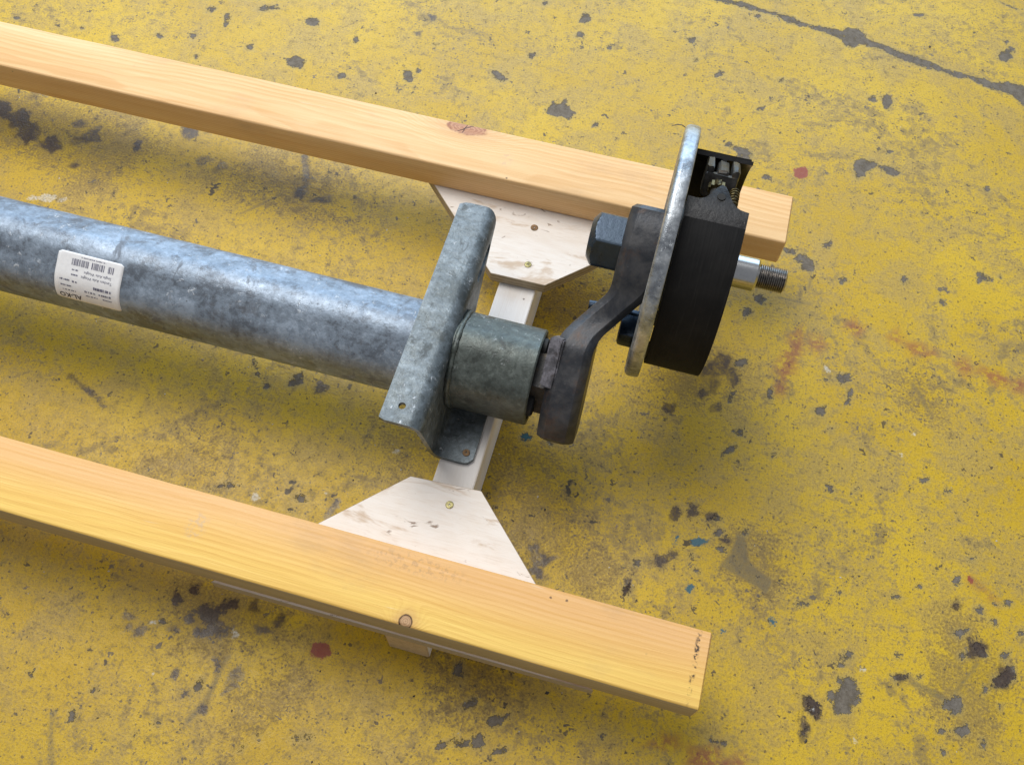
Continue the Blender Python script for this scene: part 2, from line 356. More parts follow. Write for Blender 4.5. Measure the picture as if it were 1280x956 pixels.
# ------------------------------------------------------------------ floor
FLOOR_MARKS = [  # paint chips, oil, paint drops on the floor: world millimetres
  ('chip','e',377,868,21.5,17.0,71), ('chip','e',436,750,14.4,8.9,86), ('chip','e',414,749,6.0,4.5,-146), ('chip','e',599,894,14.3,10.0,73), 
  ('chip','e',608,909,7.1,4.5,78), ('chip','e',600,924,4.0,3.1,-130), ('chip','e',252,595,14.5,10.4,127), ('chip','e',231,605,6.8,5.7,-144), 
  ('chip','e',290,562,6.7,5.4,138), ('chip','e',263,684,5.8,4.5,-150), ('chip','e',145,793,7.4,6.5,-135), ('chip','e',196,736,8.9,4.4,-138), 
  ('chip','e',285,748,6.5,4.5,88), ('chip','e',381,473,7.6,6.1,-141), ('chip','e',446,655,4.9,4.0,-126), ('chip','e',580,625,4.9,3.7,-128), 
  ('chip','e',470,946,9.9,3.5,-161), ('chip','e',233,871,5.5,4.6,70), ('chip','e',158,754,5.0,3.5,93), ('chip','e',335,448,10.1,5.2,170), 
  ('chip','e',359,433,12.8,9.0,86), ('chip','e',349,441,8.4,6.2,-152), ('chip','e',406,422,6.4,4.9,78), ('chip','e',482,444,6.5,4.8,75), 
  ('chip','e',579,476,9.6,7.4,61), ('chip','e',529,423,5.1,3.8,73), ('chip','e',599,484,4.0,2.9,72), ('chip','e',-234,604,12.2,7.1,122), 
  ('chip','e',-224,617,4.8,3.4,109), ('chip','e',-74,694,7.0,6.5,-152), ('chip','e',-16,755,6.8,5.9,92), ('chip','e',-17,792,10.4,9.5,83), 
  ('chip','e',-83,807,5.3,4.8,91), ('chip','e',-330,650,6.6,4.7,112), ('chip','e',-215,676,4.7,3.3,-164), ('chip','e',45,590,6.0,4.5,98), 
  ('chip','e',32,742,5.0,3.5,98), ('chip','e',-325,576,6.9,6.2,179), ('chip','e',-397,583,14.6,12.4,125), ('chip','e',-404,668,11.4,8.4,139), 
  ('chip','e',-478,676,19.0,5.2,-163), ('chip','e',-527,635,18.3,3.6,107), ('chip','e',-560,590,5.9,4.9,178), ('chip','e',-608,577,6.0,4.8,177), 
  ('chip','e',-473,592,6.7,5.6,130), ('chip','e',-558,649,7.1,5.8,129), ('chip','e',-667,553,8.6,6.6,133), ('chip','e',-824,551,5.5,4.3,144), 
  ('chip','e',-538,554,5.1,4.4,143), ('chip','e',-722,559,4.7,3.3,-174), ('chip','e',299,266,9.4,5.1,-137), ('chip','e',338,232,8.8,3.7,84), 
  ('chip','e',294,218,8.7,4.6,81), ('chip','e',429,254,11.0,3.7,86), ('chip','e',398,227,8.1,6.8,-127), ('chip','e',420,279,9.1,7.3,-140), 
  ('chip','e',402,272,3.9,2.2,-159), ('chip','e',296,340,7.5,6.6,59), ('chip','e',308,363,8.6,6.8,82), ('chip','e',311,174,6.3,5.4,75), 
  ('chip','e',302,148,11.0,3.7,-132), ('chip','e',413,208,3.9,3.0,-147), ('chip','e',352,156,4.0,2.7,90), ('chip','e',420,133,5.1,4.2,66), 
  ('chip','e',523,172,5.6,3.8,-152), ('chip','e',549,165,4.2,3.3,63), ('chip','e',448,139,4.9,1.8,-142), ('chip','e',76,-168,9.4,5.7,107), 
  ('chip','e',95,-197,6.3,5.4,-151), ('chip','e',83,-183,3.1,2.4,108), ('chip','e',114,-195,3.2,3.0,-169), ('chip','e',123,-206,7.9,6.0,-164), 
  ('chip','e',133,-199,4.8,2.3,-155), ('chip','e',114,-229,8.8,4.7,84), ('chip','e',99,-235,7.0,4.4,-165), ('chip','e',82,-240,7.6,3.0,-136), 
  ('chip','e',136,-231,7.8,2.9,-150), ('chip','e',177,-152,4.0,2.3,-163), ('chip','e',224,-42,6.9,4.2,99), ('chip','e',227,-11,4.4,3.4,95), 
  ('chip','e',229,-191,3.7,3.1,95), ('chip','e',-170,-252,6.6,5.0,86), ('chip','e',-233,-204,5.1,3.9,131), ('chip','e',-268,-284,4.3,2.5,-135), 
  ('chip','e',-277,-312,4.9,4.1,99), ('chip','e',-336,-287,3.5,2.8,156), ('chip','e',-53,-269,11.1,2.2,-175), ('chip','e',-147,-39,8.1,3.7,-176), 
  ('chip','e',-152,-54,3.5,2.8,-174), ('chip','e',-232,-49,14.1,2.8,-164), ('chip','e',-196,-294,3.9,3.0,132), ('chip','e',-211,-311,2.5,2.1,161), 
  ('chip','e',-96,-280,4.0,2.1,167), ('chip','e',-105,-295,2.4,2.1,165), ('chip','e',-205,97,12.6,7.3,-107), ('chip','e',74,100,6.4,6.0,-157), 
  ('chip','e',104,102,4.6,4.0,-158), ('chip','e',-260,104,4.5,3.7,128), ('chip','e',-235,81,5.4,4.6,129), ('chip','e',-253,92,4.7,3.2,-169), 
  ('chip','e',402,-7,4.3,2.5,-159), ('chip','e',409,-5,3.5,2.5,-153), ('chip','e',457,-48,6.2,3.8,64), ('chip','e',452,-58,7.4,1.6,-163), 
  ('chip','e',506,-34,4.2,2.4,-158), ('chip','e',514,-54,6.6,3.1,-161), ('chip','e',530,-50,3.6,2.9,-128), ('chip','e',565,-68,11.0,8.1,-146), 
  ('chip','e',574,-91,7.9,6.2,-131), ('chip','e',555,-96,4.1,2.9,-150), ('chip','e',595,-96,4.4,3.4,-131), ('chip','e',616,-4,6.9,4.7,-150), 
  ('chip','e',572,-16,5.5,4.4,-127), ('chip','e',588,37,5.4,4.6,-179), ('chip','e',602,29,5.5,3.6,-177), ('chip','e',606,49,4.4,2.5,-156), 
  ('chip','e',616,52,5.3,3.3,-153), ('chip','e',564,63,5.5,4.1,-142), ('chip','e',566,6,7.6,3.3,-161), ('chip','e',572,10,6.0,3.3,-158), 
  ('chip','e',596,-44,3.6,2.8,-128), ('chip','e',631,25,5.4,3.9,70), ('chip','e',557,-116,3.4,2.7,-132), ('chip','e',612,-57,2.7,2.1,-129), 
  ('chip','e',505,-58,3.6,2.9,-128), ('chip','e',301,62,6.3,4.6,-156), ('chip','e',306,47,5.7,5.1,67), ('chip','e',313,30,4.4,3.5,-151), 
  ('chip','e',335,56,3.8,3.4,66), ('chip','e',283,14,3.5,2.7,-156), ('chip','e',291,-1,2.7,2.5,63), ('chip','e',442,16,4.3,2.6,-158), 
  ('chip','e',500,28,4.4,3.3,-147), ('chip','e',524,46,4.4,2.6,-157), ('chip','e',577,91,5.3,2.6,-159), ('oil','e',-695,356,19.5,12.4,128), 
  ('oil','e',-720,374,16.7,13.3,159), ('oil','e',-750,385,14.1,9.3,131), ('oil','e',-655,345,13.8,10.9,144), ('oil','e',-612,373,12.6,10.4,-128), 
  ('oil','e',-637,390,6.9,5.5,169), ('oil','e',-626,360,7.3,4.2,123), ('oil','e',-487,417,11.9,9.5,130), ('oil','e',-448,377,8.4,5.7,-151), 
  ('oil','e',-421,373,7.1,5.2,122), ('oil','e',-303,361,8.1,6.2,119), ('oil','e',-271,358,11.7,3.9,-170), ('oil','e',-544,375,5.9,4.2,126), 
  ('oil','e',-608,321,4.3,3.0,129), ('oil','e',270,249,13.6,9.7,-156), ('oil','e',278,264,9.1,7.6,81), ('oil','e',292,245,12.5,5.0,115), 
  ('oil','e',272,228,7.7,2.8,82), ('oil','e',296,63,4.8,4.3,69), ('oil','e',317,40,3.5,2.7,-154), ('oil','e',260,211,4.4,3.7,81), 
  ('oil','e',226,182,5.7,4.2,-157), ('oil','e',280,198,4.3,3.7,79), ('oil','e',-188,-185,10.1,8.1,179), ('oil','e',-179,-194,6.7,5.6,175), 
  ('oil','e',-174,-170,8.7,4.4,-144), ('oil','e',-196,-181,7.5,4.1,-168), ('oil','e',-191,-203,3.5,3.0,153), ('oil','e',-169,-197,6.5,2.4,-165), 
  ('oil','e',-138,-232,5.1,4.4,158), ('oil','e',-138,-243,4.0,3.0,-175), ('oil','e',-141,-248,2.5,2.2,159), ('oil','e',-160,-229,4.8,3.2,120), 
  ('oil','e',-228,-178,3.6,3.1,150), ('oil','e',-207,-193,4.2,3.2,127), ('oil','e',-251,-219,4.6,3.4,-152), ('oil','e',-268,-209,2.7,2.2,152), 
  ('oil','e',-264,-218,2.7,2.2,153), ('oil','e',-131,-185,4.9,1.6,-165), ('oil','e',-219,-207,4.1,2.4,-169), ('oil','e',-180,-263,3.2,1.5,-167), 
  ('oil','e',-157,-271,3.3,2.8,160), ('oil','e',-148,-163,4.2,2.5,116), ('oil','e',-214,-165,4.2,2.5,-169), ('oil','e',-117,-170,5.6,3.4,94), 
  ('oil','e',-198,-248,2.6,2.2,157), ('oil','e',-174,95,7.2,4.8,99), ('oil','e',252,-2,6.9,5.3,-157), ('oil','e',262,7,5.3,4.4,-151), 
  ('oil','e',257,57,6.6,4.4,96), ('oil','e',275,65,5.8,5.2,71), ('oil','e',224,-39,5.2,2.5,100), ('oil','e',514,-55,4.2,2.3,-158), 
  ('oil','e',429,-110,7.4,5.8,109), ('oil','e',422,-132,9.1,3.2,95), ('oil','e',586,-5,8.4,7.3,49), ('oil','e',615,-25,8.8,6.7,62), 
  ('oil','e',610,-34,6.8,4.6,-151), ('oil','e',130,-34,6.9,6.2,-159), ('oil','e',118,-28,7.1,4.3,104), ('oil','e',127,-49,5.1,4.3,-161), 
  ('oil','e',563,37,3.8,3.0,-123), ('oil','e',422,-104,4.3,3.6,-131), ('oil','e',-237,727,5.1,3.6,108), ('oil','e',-246,689,3.4,2.4,109), 
  ('red','e',333,583,11.7,9.4,76), ('red','e',-66,-188,9.9,8.6,177), ('red','e',578,69,4.6,3.9,149), ('rsoft','e',353,280,24.9,11.2,83), 
  ('rsoft','e',360,311,20.5,9.7,94), ('rsoft','e',348,244,9.9,8.3,-140), ('rsoft','e',424,355,10.0,8.3,62), ('rsoft','e',431,352,7.6,6.3,-123), 
  ('rsoft','e',502,345,12.9,9.6,166), ('rsoft','e',477,354,10.1,6.7,-153), ('rsoft','e',519,342,9.0,5.5,-155), ('rsoft','e',560,335,11.0,9.4,-174), 
  ('rsoft','e',598,330,19.5,10.7,166), ('rsoft','e',626,327,12.4,9.1,-140), ('rsoft','e',330,-185,18.9,12.9,-159), ('rsoft','e',292,-180,11.9,7.3,-161), 
  ('rsoft','e',357,-182,15.7,5.8,-163), ('rsoft','e',384,318,12.0,8.8,-151), ('blue','e',289,31,9.6,4.5,-162), ('blue','e',287,-22,4.5,4.1,60), 
  ('blue','e',376,-33,5.5,2.7,164), ('blue','e',263,25,9.3,1.7,81), ('blue','e',74,100,5.5,5.0,-159), ('blue','e',329,-58,2.6,2.3,-125), 
  ('white','e',-194,-52,4.9,4.2,139), ('white','e',-156,-196,4.4,3.8,154), ('white','e',-242,-207,5.6,1.7,-154), ('white','e',-174,-266,1.7,1.4,159), 
  ('white','e',-615,261,11.0,6.8,-154), ('white','e',-632,256,8.3,3.9,-167), ('white','e',-596,263,5.3,3.9,-178), ('white','e',508,228,3.3,2.6,67), 
  ('white','e',494,196,2.2,1.7,66), ('white','e',400,286,5.1,3.1,116), ('white','e',473,-58,3.1,1.7,178), ('white','e',-304,-302,1.7,1.4,157), 
  ('white','e',-219,-254,1.7,1.4,156), ('white','e',-63,43,4.5,1.5,-153), ('white','e',-120,-26,1.9,1.7,133), ('white','e',472,-128,3.6,1.7,115), 
  ('white','e',427,-110,2.9,1.7,115), ('grime_shade','e',-649,369,127.3,52.3,177), ('grime_shade','e',-287,-32,35.8,17.3,-166), ('grime_shade','e',127,11,61.9,26.8,122), 
  ('grime_shade','e',62,82,54.7,17.6,173), ('grime_shade','e',-161,-169,50.0,32.6,-170), ('grime_shade','e',90,281,46.0,39.5,95), ('grime_shade','e',240,230,48.1,19.4,-162), 
  ('grime_shade','e',582,-38,43.6,33.0,-141), ('grime_shade','e',510,285,24.0,14.4,108), ('grime_shade','e',350,27,26.6,21.5,-148), ('grime_shade','e',-334,367,87.3,25.8,-179), 
  ('grime_shade','e',-7,62,54.8,15.7,-175), ('grime_shade','e',-100,-251,29.6,20.3,-125), ('grime_shade','e',85,-184,26.7,22.5,109), ('grime_shade','e',40,162,56.8,31.7,-163), 
  ('chip','p',[(401,624),(414,632),(428,633),(436,627),(452,630),(465,622),(459,613),(445,615),(431,624),(421,612),(409,590),(403,598)]), 
  ('chip','p',[(-28,597),(-24,616),(-14,612),(-6,624),(4,606),(14,602),(9,588),(-3,590),(-13,586),(-25,589)]), 
  ('chip','p',[(-126,649),(-119,651),(-95,638),(-101,630),(-116,635)]), 
  ('chip','p',[(440,-92),(451,-83),(450,-71),(455,-72),(460,-66),(466,-71),(474,-81),(470,-98),(463,-106),(453,-109),(446,-103),(447,-97),(442,-96)]), 
  ('chip','p',[(420,-100),(432,-100),(436,-107),(432,-118),(423,-113)]), ('chip','p',[(420,-122),(426,-131),(424,-142),(419,-135)]), 
  ('chip','p',[(329,-163),(343,-165),(352,-161),(344,-171),(335,-169)]), 
  ('grime_shade2','p',[(327,53),(336,49),(344,23),(371,10),(367,-9),(360,-3),(342,3),(314,11),(324,29)]), 
  ('chip','p',[(602,-29),(614,-21),(616,-11),(624,-9),(626,-26),(610,-40),(602,-39)]), ('chip','p',[(579,3),(593,1),(599,-10),(587,-12)]), 
  ('chip','p',[(221,384),(231,397),(234,379)]), 
  ('chip','l',[(153,891,4.0),(210,890,6.6),(234,886,4.6),(259,885,3.9),(278,879,7.8),(294,875,6.5),(309,872,2.8),(327,873,5.8),(345,871,9.0),(363,867,10.2),(405,862,7.6),(423,859,6.3),(441,852,7.5),(477,844,8.7),(492,842,7.4),(512,836,4.3),(535,833,6.1),(549,834,3.1),(564,831,7.3),(581,825,7.3),(598,827,10.9),(615,828,13.4),(632,817,19.3)]), 
  ('grime_shade2','l',[(525,-58,2.7),(539,-60,3.4),(554,-64,3.4),(564,-68,2.7)]), ('oil','l',[(-320,420,2.6),(-308,397,1.4),(-298,367,1.4)]), 
  ('grime_shade2','l',[(-367,304,1.1),(-346,328,1.7),(-326,352,1.1)]), ('oil','l',[(-111,-51,1.2),(-107,-43,2.0),(-107,-33,1.6)]), 
  ('oil','l',[(-460,30,0.7),(-432,19,0.9),(-404,5,0.7)]), ('rsoft','l',[(579,67,2.3),(592,60,1.5),(604,51,1.5)]), 
  ('grime_shade2','l',[(501,294,1.4),(513,278,2.3),(521,264,1.8)]), ('grime_shade2','l',[(563,-60,0.7),(587,-20,1.1)]), 
  ('grime_shade2','l',[(-297,-314,2.6),(-288,-335,1.9),(-274,-358,2.5)]), ('grime_shade2','l',[(365,423,1.1),(366,395,1.0)]), 
  ('grime_shade2','l',[(327,372,1.0),(369,374,1.4)]), ('chip','l',[(577,1017,1.1),(619,1000,1.1)]), 
  ('grime_shade2','l',[(-159,-236,2.0),(-154,-218,1.4),(-158,-268,2.6),(-167,-286,2.6)]), 
]

def build_floor():
    st = .0035
    xs = np.arange(-1.15, 1.05, st); ys = np.arange(-.60, 1.25, st)
    far = np.array([.3, .8, 1.6, 3.2, 6.5])
    X = np.concatenate([(xs[0] - far)[::-1], xs, xs[-1] + far]); Y = np.concatenate([(ys[0] - far)[::-1], ys, ys[-1] + far])
    nx, ny = len(X), len(Y)
    GX, GY = np.meshgrid(X, Y)
    ch = {k: np.full(GX.shape, .05) for k in ('chip', 'oil', 'red', 'blue', 'white', 'rsoft', 'grime_shade', 'grime_shade2')}
    rg = random.Random(11)
    for mk in FLOOR_MARKS:
        D = ch[mk[0]]
        if mk[1] == 'e':
            cx, cy, a, b = [v / 1000 for v in mk[2:6]]; an = R(mk[6]); rad = max(a, b) + .06
            i0, i1 = np.searchsorted(X, (cx - rad, cx + rad)); j0, j1 = np.searchsorted(Y, (cy - rad, cy + rad))
            if i1 <= i0 or j1 <= j0: continue
            dx = GX[j0:j1, i0:i1] - cx; dy = GY[j0:j1, i0:i1] - cy
            u = dx * math.cos(an) + dy * math.sin(an); v = -dx * math.sin(an) + dy * math.cos(an)
            th = np.arctan2(v / b, u / a); wob = sum(rg.uniform(-.5, .5) / k ** .6 * np.cos(k * th + rg.uniform(0, 6.3)) for k in (2, 3, 4, 5, 7)) * .55
            if mk[0] in ('red', 'white', 'grime_shade'): wob = wob * .7
            q = np.sqrt((u / a) ** 2 + (v / b) ** 2) / (1 + wob)
            g = np.sqrt((u / a ** 2) ** 2 + (v / b ** 2) ** 2) + 1e-9
            d = np.where(q > .3, q * (q - 1) / g, (q - 1) * min(a, b))
        else:
            pts = [tuple(v / 1000 for v in p) for p in mk[2]]
            px = [p[0] for p in pts]; py = [p[1] for p in pts]
            i0, i1 = np.searchsorted(X, (min(px) - .06, max(px) + .06)); j0, j1 = np.searchsorted(Y, (min(py) - .06, max(py) + .06))
            gx = GX[j0:j1, i0:i1]; gy = GY[j0:j1, i0:i1]; d = np.full(gx.shape, 9.); ins = np.zeros(gx.shape, bool)
            segs = list(zip(pts, pts[1:])) + ([(pts[-1], pts[0])] if mk[1] == 'p' else [])
            for a, b in segs:
                ex, ey = b[0] - a[0], b[1] - a[1]
                tt = np.clip(((gx - a[0]) * ex + (gy - a[1]) * ey) / (ex * ex + ey * ey + 1e-12), 0, 1)
                dd = np.hypot(gx - a[0] - tt * ex, gy - a[1] - tt * ey)
                if mk[1] == 'l': dd = dd - (a[2] + (b[2] - a[2]) * tt)
                else:
                    cr = ((a[1] > gy) != (b[1] > gy)) & (gx < (b[0] - a[0]) * (gy - a[1]) / (b[1] - a[1] + 1e-12) + a[0]); ins ^= cr
                d = np.minimum(d, dd)
            if mk[1] == 'p': d = np.where(ins, -d, d)
        D[j0:j1, i0:i1] = np.minimum(D[j0:j1, i0:i1], d)
    me = bpy.data.meshes.new('floor')
    co = np.stack([GX, GY, np.zeros_like(GX)], -1).reshape(-1, 3).astype('f')
    i = np.arange(nx - 1)[None, :]; j = np.arange(ny - 1)[:, None]; k = j * nx + i
    f = np.stack([k, k + 1, k + nx + 1, k + nx], -1).reshape(-1).astype('i')
    nf = len(f) // 4
    me.vertices.add(len(co)); me.vertices.foreach_set('co', co.ravel())
    me.loops.add(len(f)); me.loops.foreach_set('vertex_index', f)
    me.polygons.add(nf); me.polygons.foreach_set('loop_start', np.arange(0, nf * 4, 4, dtype='i')); me.polygons.foreach_set('loop_total', np.full(nf, 4, 'i'))
    me.update(calc_edges=True)
    for nm, ks in (('mark_a', ('chip', 'oil', 'red')), ('mark_b', ('blue', 'white', 'rsoft')), ('mark_c', ('grime_shade', 'grime_shade2', None))):
        at = me.attributes.new(nm, 'FLOAT_COLOR', 'POINT')
        arr = np.ones((len(co), 4), 'f')
        for q, kk in enumerate(ks):
            if kk: arr[:, q] = (np.clip(ch[kk], -.05, .05) / .1 + .5).ravel()
        at.data.foreach_set('color', arr.ravel())
    me.materials.append(M['floor'])
    o = bpy.data.objects.new('floor', me); COL.objects.link(o)
    prop(o, 'worn yellow painted concrete floor with grey chips and oil spots', 'floor', kind='structure')
build_floor()

# ------------------------------------------------------------------ wooden frame
XL = -1.62                       # far end of the frame, out of view
frame = prop(empty('wooden_frame'), 'wooden pallet frame of two long rails on a cross beam with plywood gussets', 'pallet frame')
W = .070; Z0 = .0703; ZG = .0853; ZR = .0855; ZT = .1253
def rail(y0, x1, mat, bow, name='rail'):
    bm = bmesh.new(); n = 40
    rings = []
    c = .0028
    for i in range(n + 1):
        f = i / n; x = XL + (x1 - XL) * f
        e = .0015 if i in (0, n) else 0
        dy = bow * math.sin(PI * f) + random.uniform(-.0002, .0002)
        a0, a1, b0, b1 = y0 + e + dy, y0 + W - e + dy, ZR + e, ZT - e
        sec = []
        for (cy, cz, st) in ((a1 - c, b1 - c, 0), (a0 + c, b1 - c, 90), (a0 + c, b0 + c, 180), (a1 - c, b0 + c, 270)):
            for k in range(4):
                t = R(st + 30 * k); sec.append((x + (0 if 0 < i < n else 0), cy + c * math.cos(t), cz + c * math.sin(t)))
        rings.append(sec)
    rings.insert(1, [(rings[0][k][0] + .0015, *rings[1][k][1:]) for k in range(16)])
    rings.insert(-1, [(rings[-1][k][0] - .0015, *rings[-2][k][1:]) for k in range(16)])
    loft(bm, rings)
    return obj(name, bm, mat, frame, 40)
r1 = rail(.3562, .3061, M['rail_far'], -.0015); r1['label'] = 'pale pine rail with a red knot'
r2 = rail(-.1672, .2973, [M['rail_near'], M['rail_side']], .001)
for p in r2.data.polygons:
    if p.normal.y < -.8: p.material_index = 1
r2['label'] = ''; r2['label'] = 'amber pine rail with a round dark knot on its edge'
def cross_beam(x0, tag=''):
    bm = bmesh.new(); add_box(bm, x0, x0 + .0433, -.165, .420, .0005, Z0, .0012, 1)
    bm.normal_update()
    for f in bm.faces: f.material_index = 1 if abs(f.normal.y) > .3 else 0
    return obj('cross_beam', bm, [M['cross'], M['end_grain']], frame)
def gusset(pts):
    bm = bmesh.new(); prism(bm, pts, Z0 + .0001, ZG, .0006)
    bm.normal_update()
    for f in bm.faces: f.material_index = 0 if abs(f.normal.z) > .9 else 1
    return obj('gusset_plate', bm, [M['ply'], M['ply_edge']], frame)
def screw(x, y, z, parent, mat, r=.0042, name='screw', sink=.0003):
    bm = bmesh.new(); n = 20
    prof = [(r * .95, -sink), (r, .0004), (r * .93, .0009), (r * .55, .0011)]
    rings = [[(x + q * math.cos(2 * PI * k / n), y + q * math.sin(2 * PI * k / n), z + h) for k in range(n)] for q, h in prof]
    # cross recess
    star = []
    for k in range(n):
        a = 2 * PI * k / n; q = r * (.50 if k % 5 == 0 else .20); star.append((x + q * math.cos(a), y + q * math.sin(a), z + .0010))
    rings.append(star); rings.append([(p[0], p[1], z - .0012) for p in star])
    loft(bm, rings)
    bm.normal_update(); bm.faces.ensure_lookup_table()
    m = len(bm.faces)
    for i, f in enumerate(bm.faces): f.material_index = 1 if i >= n * (len(prof)) and i < n * (len(rings) - 1) or i == m - 1 else 0
    return obj(name, bm, [mat, M['dark']], parent, 30)
for x0, side in ((0, 1), (XL + .22, -1)):
    cb = cross_beam(x0)
    f = lambda pts: [(x0 + x, y) for x, y in pts]
    g1 = gusset(f([(-.0203, -.0125), (.0537, -.0085), (.1320, -.0870), (.2070, -.1685), (-.1705, -.1685), (-.0905, -.0830)]))
    g2 = gusset(f([(.0536, .2514), (-.0105, .2505), (-.1140, .3580), (-.175, .4225), (.215, .4225), (.150, .3560), (.0985, .2945)]))
    if side == 1:
        screw(.0270, -.0316, ZG, g1, M['screw']); screw(.0277, .2740, ZG, g2, M['screw']); screw(.0214, .3274, ZG, g2, M['screw_rust'], .0045)

# ------------------------------------------------------------------ trailer axle
AY, AZ = .110, .128               # tube axis
HY, HZ = .2302, .220              # wheel spindle axis
axle = prop(empty('trailer_axle', (0, 0, 0)), 'galvanised trailer axle with dark swing arm and bare brake, lying on the wooden frame', 'trailer axle')
# tube: rounded hexagon
def hex_r(th, apo, fil):
    """radius at angle th (0 = up, towards -y positive) of a hexagon with filleted corners"""
    c0 = R(2); k = (th - c0) % R(60) - R(30)           # angle from the face centre
    rc = apo - fil                                       # inner hexagon apothem
    d = rc / math.cos(R(30))
    # flat part?
    y = apo * math.tan(k)
    ylim = rc * math.tan(R(30))
    if abs(y) <= ylim: return apo / math.cos(k)
    s = 1 if k > 0 else -1
    a = abs(k) - R(30)
    return d * math.cos(a) + math.sqrt(max(0, fil ** 2 - (d * math.sin(a)) ** 2))
def tube_pt(x, th, off=0., apo=.0482, fil=.034):
    r = hex_r(th, apo, fil) + off
    return Vector((x, AY - r * math.sin(th), AZ + r * math.cos(th)))
bm = bmesh.new(); n = 144
prof = [(XL - .05, 0), (-.012, 0), (.0775, 0), (.0790, -.0012), (.0790, -.0060), (.02, -.0065)]
loft(bm, [[tube_pt(x, 2 * PI * i / n, o) for i in range(n)] for x, o in prof], True, True)
tb = obj('axle_tube', bm, [M['galv'], M['galv_stub']], axle, 35)
for p in tb.data.polygons:
    if p.center.x > -.008: p.material_index = 1
# weld bead round the tube
bm = bmesh.new()
pth = []
rings = []
for i in range(120):
    th = 2 * PI * i / 120
    rr = .0022 + .0003 * math.sin(i * .43) + .0003 * math.sin(i * 1.1 + 1)
    ring = []
    for k in range(8):
        a = 2 * PI * k / 8; ring.append(tube_pt(-.0030 + rr * 1.3 * math.cos(a), th, rr * math.sin(a)))
    rings.append(ring)
rings.append(rings[0]); loft(bm, rings, False, False)
bmesh.ops.remove_doubles(bm, verts=bm.verts, dist=1e-6)
obj('weld_bead', bm, M['galv_stub'], axle, 60)

# mounting bracket: flange - web - foot, bent from one plate
def make_bracket():
    prof = []           # (x, z, y_front, y_back)
    zt = .1860; xw = -.0060; rb = .013
    for x in np.linspace(-.0475, xw - rb, 6): prof.append((x, zt, -.0030, .2640))
    for k in range(1, 7):
        a = R(90 * k / 6); prof.append((xw - rb + rb * math.sin(a), zt - rb + rb * math.cos(a), -.0035 + .0015 * k / 6, .264 - .010 * (k / 6) ** 2))
    zf = .0762; rf = .010
    z1, z0 = zt - rb, zf + rf
    for f in np.linspace(0, 1, 10)[1:]:
        z = z1 + (z0 - z1) * f
        prof.append((xw, z, -.002 + .020 * f, .252 - (.125 * f)))
    for k in range(1, 7):
        a = R(90 * k / 6); prof.append((xw + rf - rf * math.cos(a), zf + rf - rf * math.sin(a), .0185 + .001 * k / 6, .127))
    xr = .0345
    for f in np.linspace(0, 1, 8)[1:]:
        x = xw + rf + (xr - xw - rf) * f
        ex = 0 if f < .6 else .007 * (1 - math.sqrt(max(0, 1 - ((f - .6) / .4) ** 2)))
        prof.append((x, zf, .0195 + ex, .127 - ex))
    # round the flange's free corners
    p0 = prof[0]; prof[0] = (p0[0], p0[1], p0[2] + .002, p0[3] - .004); p1 = prof[1]; prof[1] = (p1[0], p1[1], p1[2], p1[3] - .0008)
    bm = bmesh.new(); m = 30
    rows = [[bm.verts.new((x, ya + (yb - ya) * j / m, z)) for j in range(m + 1)] for x, z, ya, yb in prof]
    for a, b in zip(rows, rows[1:]):
        for j in range(m): bm.faces.new((a[j], a[j + 1], b[j + 1], b[j]))
    bm.normal_update()
    # thickness
    top = list(bm.verts); 
    nor = {}
    for r_ in range(len(prof)):
        a = prof[max(r_ - 1, 0)]; b = prof[min(r_ + 1, len(prof) - 1)]
        t = Vector((b[0] - a[0], 0, b[1] - a[1])).normalized(); nor[r_] = Vector((-t.z, 0, t.x)) * -1
    low = [[bm.verts.new(v.co + nor[i] * .0052) for v in row] for i, row in enumerate(rows)]
    for a, b in zip(low, low[1:]):
        for j in range(m): bm.faces.new((a[j], b[j], b[j + 1], a[j + 1]))
    for r_ in range(len(rows) - 1):
        for j in (0, m):
            bm.faces.new((rows[r_][j], rows[r_ + 1][j], low[r_ + 1][j], low[r_][j]))
    for r_ in (0, len(rows) - 1):
        for j in range(m): bm.faces.new((rows[r_][j], rows[r_][j + 1], low[r_][j + 1], low[r_][j]))
    bmesh.ops.recalc_face_normals(bm, faces=bm.faces)
    o = obj('mounting_bracket', bm, M['galv_dull'], axle, 40)
    c = bmesh.new()
    bmesh.ops.create_cone(c, segments=20, radius1=.0036, radius2=.0036, depth=.03, cap_ends=True, matrix=Matrix.Translation((-.0300, .0155, .186)))
    boolean_cut(o, c)
    c = bmesh.new(); add_box(c, -.03, .02, .185, .232, .158, .170, .004, 2)
    boolean_cut(o, c)
    o.data.polygons.foreach_set('use_smooth', [True] * len(o.data.polygons)); o.data.set_sharp_from_angle(angle=R(40))
    return o
br = make_bracket()
screw(.0256, .0313, .0764, br, M['screw_rust'], .0040)
b2 = br.copy(); COL.objects.link(b2); b2.parent = axle; b2.matrix_local = Matrix.Translation((XL + .22 + .0433, 0, 0)) @ Matrix.Scale(-1, 4, (1, 0, 0))

# torsion bar and rubbers between tube and arm
bm = bmesh.new()
hx = lambda r, rot: [(r * math.cos(R(60 * k + rot)), r * math.sin(R(60 * k + rot))) for k in range(6)]
loft(bm, [[(x, AY + a, AZ + b) for a, b in hx(.036, 12)] for x in (.04, .098)])
obj('torsion_bar', bm, M['grease'], axle)
for k in range(3):
    a = R(-35 + 120 * k); bm = bmesh.new()
    lathe_x(bm, [(.03, .011), (.083, .011), (.0845, .009)], AY - .034 * math.sin(a), AZ + .034 * math.cos(a), 20)
    obj('rubber_cord', bm, M['rubber'], axle, 40)

